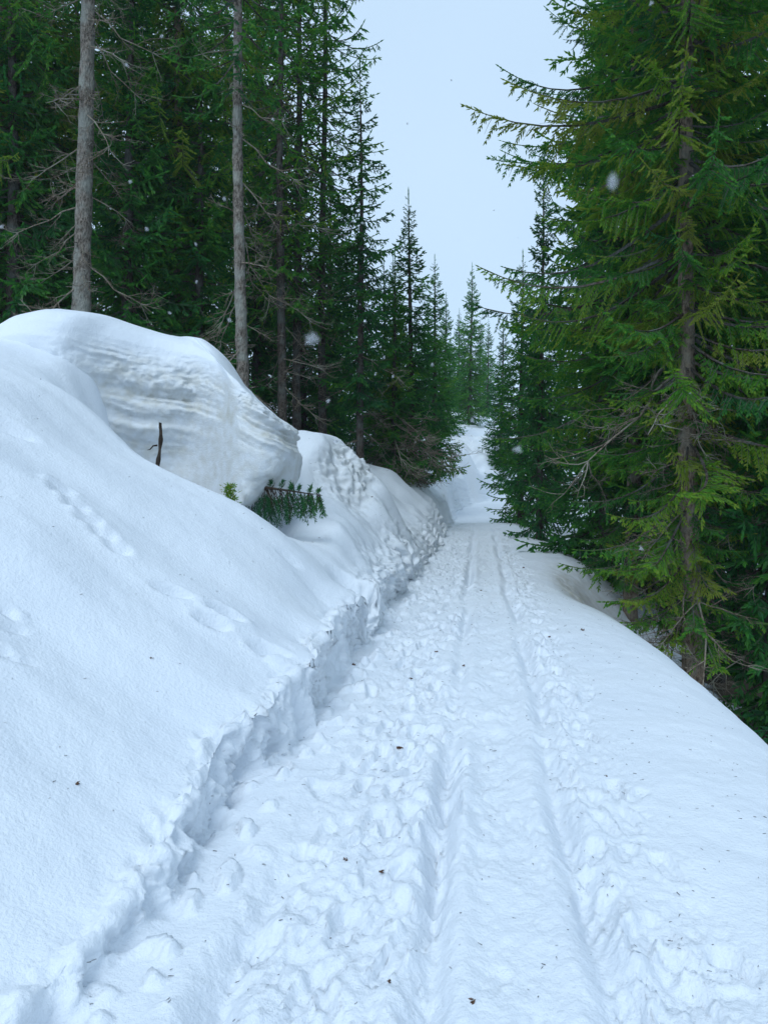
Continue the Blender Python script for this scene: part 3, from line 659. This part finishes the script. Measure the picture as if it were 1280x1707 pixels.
for kn, px, d in spots:
    where = 'far up the path' if d > 38 else ('in the forest above the snow bank' if px < 760 else 'on the slope below the path shoulder')
    tree(kn, *at(px, d), WHAT[kn] + ' ' + where, 'spruces ' + where, sc=fill_rng.uniform(.88, 1.12) * (.78 if d > 26 and 630 < px < 900 else 1), dead=(6 if d < 20 else 0), dead_h=(.5, 4))

# ---------------------------------------------------------------- small things in the snow
def stick():
    p = at(263, 7.55); z0 = 1.45
    e = link('dead_stick', None, label='short dark broken stick poking out of the snow before the layered face', category='stick'); e.location = (p[0], p[1], z0)
    h = np.linspace(0, 1.0, 22); pts = np.stack([.012 * np.sin(h * 9) + .02 * h, .01 * np.cos(h * 7), h], -1)
    V, T = tube(pts, .021 - .005 * h + .004 * np.sin(h * 31), 9)
    V = V + .006 * np.stack([noise(V[:, 0] * 60, V[:, 1] * 60, V[:, 2] * 12), noise(V[:, 0] * 60 + 9, V[:, 1] * 60, V[:, 2] * 12), 0 * V[:, 0]], -1)
    V[-11:, 2] += np.random.default_rng(1).uniform(-.03, .03, 11)
    link('stem', mesh_np('stem', V, T, [M_stick], smooth=True), e)
    V, T = tube([(0.0, 0, .80), (-.04, -.01, .795), (-.07, -.01, .76), (-.10, 0, .755)], [.010, .008, .006, .002], 5); link('twig', mesh_np('twig', V, T, [M_stick], smooth=True), e)
    V, T = tube([(0.02, 0, .82), (.05, -.01, .835)], [.006, .002], 5); link('twig', mesh_np('twig', V, T, [M_stick], smooth=True), e)
stick()
def buried_bough():
    x, y = at(452, 8.05); r = np.random.default_rng(4)
    e = link('spruce_branch', None, label='spruce branch with hanging twigs sticking out from under the snowdrift', category='branch'); e.location = (x, y, 1.84)
    stem = np.array([(-.28, .25, .0), (-.1, .08, .02), (.05, 0, .0), (.2, -.03, -.02), (.36, -.05, -.045), (.52, -.05, -.06)])
    V, T = tube(stem, [.02, .018, .014, .010, .007, .003], 6); link('stem', mesh_np('stem', V, T, [M_stick], smooth=True), e)
    B = Buf(); O, D, Ln, Tn = [], [], [], []
    for k in range(75):
        f = r.uniform(.05, 1); p = np.array([np.interp(f * 5, range(6), stem[:, q]) for q in range(3)])
        ln = (.50 - .24 * f) * r.uniform(.6, 1.1); d = np.array([.22 * r.normal() + .10, .4 * r.normal(), -1.0 if k % 7 else .9]); d /= np.linalg.norm(d)
        if k % 7 == 0: ln *= .25
        c = [p + d * ln * q + np.array([.06 * math.sin(q * 2.2) * (1 - f), 0, 0]) for q in (0, .33, .66, 1)]
        V, T = tube(c, [.005, .004, .003, .001], 4); B.add(V, T, 1, .2)
        for q in np.arange(.3 if f < .5 else .1, 1.0, .045):
            b = p + d * ln * q
            for sd in range(3):
                dd = d * .6 + r.normal(size=3) * .5; O.append(b + r.normal(0, .006, 3)); D.append(dd / np.linalg.norm(dd)); Ln.append(r.uniform(.022, .05)); Tn.append(-.1 + .35 * f + r.normal(0, .14))
    V, T, A = kites(np.array(O), np.array(D), np.array(Ln), .0035, r, np.clip(Tn, 0, .8), 4); B.add(V, T, 0, A)
    V, T, M, A = B.get(); link('needles', mesh_np('needles', V, T, [M_needle, M_stick], {'tint': A}, M), e, kind='stuff')
buried_bough()
def sprig():
    x, y = at(384, 7.75); r = np.random.default_rng(9)
    e = link('spruce_sprig', None, label='small yellow green spruce sprig in the hollow below the snowdrift', category='plant'); e.location = (x, y, 1.45)
    V, T = tube([(0, 0, 0), (.01, 0, .2), (.0, 0, .42)], [.01, .008, .003], 5); link('stem', mesh_np('stem', V, T, [M_stick], smooth=True), e)
    n = 420; h = r.uniform(.1, .42, n); O = np.stack([r.normal(0, .03, n), r.normal(0, .03, n), h], -1)
    D = np.stack([r.normal(0, 1, n), r.normal(0, 1, n), r.uniform(.1, 1, n)], -1); D /= np.linalg.norm(D, axis=1)[:, None]
    V, T, A = kites(O, D, r.uniform(.03, .06, n), .005, r, np.clip(r.normal(.68, .14, n), .3, .84), 4)
    link('needles', mesh_np('needles', V, T, [M_needle], {'tint': A}), e, kind='stuff')
sprig()

# ---------------------------------------------------------------- litter on the snow
def zsheet(x, y):
    """height of the finished snow sheet"""
    i = np.clip(np.searchsorted(ys, y), 1, nr - 2); tau = x - float(xpath(y)) - float(sfoot(y)); j = np.clip(np.searchsorted(taus, tau), 1, nc - 2)
    return float(ZZ[i, j])
def chip_material(name, c):
    m, nt, out = new_mat(name); p = N(nt, 'ShaderNodeBsdfPrincipled', Roughness=.8)
    n = N(nt, 'ShaderNodeTexNoise', Scale=90.0, Detail=3.0); tc = N(nt, 'ShaderNodeTexCoord'); nt.links.new(tc.outputs['Object'], n.inputs['Vector'])
    nt.links.new(ramp(nt, n.outputs['Fac'], [(.35, tuple(v * .5 for v in c)), (.65, c)]), p.inputs['Base Color']); nt.links.new(p.outputs[0], out.inputs[0]); return m
M_chip = chip_material('bark_chip', (.11, .05, .022)); M_lit = chip_material('needle_litter', (.035, .028, .022))
def chip_mesh(seed):
    r = np.random.default_rng(seed); parts = []
    for k in range(5):
        c = r.normal(0, .011, 3) * [1, 1, .3]; d = r.normal(size=3) * [1, 1, .35]; d /= np.linalg.norm(d); l = r.uniform(.012, .024)
        parts.append(tube([c - d * l, c, c + d * l], [.004, .0075, .002], 5))
    V, T = join(parts); return mesh_np('bark_chip', V, T, [M_chip])
CH = [chip_mesh(s) for s in range(4)]
for k, (px, py, s, lab) in enumerate(((665, 1243, 1.0, 'largest brown bark scrap lying alone on the trodden snow of the path'), (637, 1450, .8, 'tan bark scrap in the churned snow beside the sledge rut'), (727, 1084, 1.0, 0), (590, 1110, .8, 0), (683, 1126, .9, 0), (773, 1103, .8, 0), (897, 1070, .9, 0), (970, 1051, 1, 0), (915, 1056, .8, 0), (549, 1553, .7, 0), (788, 1675, .8, 0), (575, 1430, .6, 0), (648, 1640, .6, 0), (130, 1307, .8, 0), (82, 1335, .5, 0), (80, 1533, .5, 0), (801, 982, .9, 0), (872, 945, .9, 0), (1010, 1290, .5, 0), (252, 1098, .5, 0), (620, 825, .6, 0), (375, 742, .6, 0))):
    p = ray(px, py)
    o = link('bark_chip', CH[k % 4], label=lab or 'small dark scrap of bark lying on the snow', category='bark chip', group='bark scraps on the snow')
    o.location = (p[0], p[1], zsheet(p[0], p[1]) + .004 * s); o.rotation_euler = (0, 0, k * 1.7); sc = s * (.5 + .045 * p[1]); o.scale = (sc,) * 3
def litter_obj():
    r = np.random.default_rng(8); parts = []
    for k in range(1500):
        y = 1.3 + 11 * r.random() ** 1.5; x = float(xpath(y)) + r.uniform(-3.6, 2.0)
        z = zsheet(x, y) + .002; l = r.uniform(.003, .009) * (1 + .04 * y); a = r.uniform(0, 6.28); d = np.array([math.cos(a), math.sin(a), r.uniform(-.2, .2)])
        w = r.uniform(.0007, .0016) * (1 + .06 * y)
        c = np.array([x, y, z]); parts.append(tube([c - d * l, c + d * l], [w, w * .7], 3))
    V, T = join(parts); link('needle_litter', mesh_np('needle_litter', V, T, [M_lit]), kind='stuff', label='tiny dark needles and specks scattered over the snow', category='litter')
litter_obj()

# ---------------------------------------------------------------- falling snow
m, nt, out = new_mat('snowflake')
dfs = N(nt, 'ShaderNodeBsdfDiffuse'); dfs.inputs[0].default_value = (.9, .92, .95, 1); trl = N(nt, 'ShaderNodeBsdfTranslucent'); trl.inputs[0].default_value = (.9, .92, .95, 1)
trs = N(nt, 'ShaderNodeBsdfTransparent'); a1 = N(nt, 'ShaderNodeMixShader', Fac=.5); a2 = N(nt, 'ShaderNodeMixShader', Fac=.87)
nt.links.new(dfs.outputs[0], a1.inputs[1]); nt.links.new(trl.outputs[0], a1.inputs[2]); nt.links.new(a1.outputs[0], a2.inputs[1]); nt.links.new(trs.outputs[0], a2.inputs[2]); nt.links.new(a2.outputs[0], out.inputs[0])
def flake_mesh(seed):
    r = np.random.default_rng(seed); parts = []
    for k in range(7):
        d = r.normal(size=3); d /= np.linalg.norm(d); c = r.normal(0, .12, 3)
        parts.append(tube([c - d * .5, c - d * .2, c + d * .2, c + d * .5], [.08, .2, .2, .06], 6))
    V, T = join(parts); return mesh_np('snowflake', V, T, [m], smooth=True)
FL = [flake_mesh(s) for s in range(3)]
for k, (px, py, w) in enumerate(((521, 566, 22), (1020, 303, 26), (862, 748, 14), (787, 700, 9), (561, 736, 9), (547, 668, 8), (375, 332, 8), (327, 407, 7), (212, 108, 7), (218, 303, 7), (245, 382, 7), (4, 378, 7), (655, 627, 6), (640, 596, 6), (1068, 915, 8), (752, 134, 5), (679, 206, 5), (455, 199, 6), (383, 533, 8), (604, 372, 6), (283, 522, 6), (328, 470, 6), (270, 60, 6), (1085, 6, 8), (720, 608, 6))):
    d = .0085 * F / w * .8
    o = link('snowflake', FL[k % 3], label='snowflake drifting down through the air', category='snowflake', group='falling snowflakes')
    o.location = ((px - 640) / F * d, d, EYE - (py - 853.5) / F * d); s = .0062; o.scale = (s, s, s); o.rotation_euler = (k, k * 2.3, k * .7)
fr = random.Random(77)
for k in range(80):
    d = fr.uniform(2.2, 9); px, py = fr.uniform(-60, 1340), fr.uniform(-60, 760)
    o = link('snowflake', FL[k % 3], label='snowflake drifting down through the air', category='snowflake', group='falling snowflakes')
    z = EYE - (py - 853.5) / F * d; x = (px - 640) / F * d
    if z < float(ground(x, d)) + .3: z = float(ground(x, d)) + 1.0
    o.location = (x, d, z); sz = fr.uniform(.004, .009); o.scale = (sz, sz, sz * 1.3); o.rotation_euler = (k, k * 2.3, k * .7)
for nm_, kd in KINDS.items(): print('KIND', nm_, len(kd[0].polygons))
print('grid', nr, nc, nr * nc * 2)
print('tris', sum(sum(len(p.vertices) - 2 for p in me.polygons[:1]) * len(me.polygons) for me in bpy.data.meshes if len(me.polygons)))

# ---------------------------------------------------------------- snowy air
m, nt, out = new_mat('snowy_air'); pv = N(nt, 'ShaderNodeVolumePrincipled'); pv.inputs['Color'].default_value = (.93, .96, 1, 1); pv.inputs['Density'].default_value = .0005; pv.inputs['Anisotropy'].default_value = .2
nt.links.new(pv.outputs[0], out.inputs['Volume'])
v = [(x, y, z) for x in (-330, 760) for y in (-90, 345) for z in (-16, 36)]
f = [(0, 1, 3, 2), (4, 6, 7, 5), (0, 4, 5, 1), (2, 3, 7, 6), (0, 2, 6, 4), (1, 5, 7, 3)]
link('haze', mesh_np('haze', v, f, [m]), kind='stuff', label='thin even snowy air filling the forest lane', category='haze')
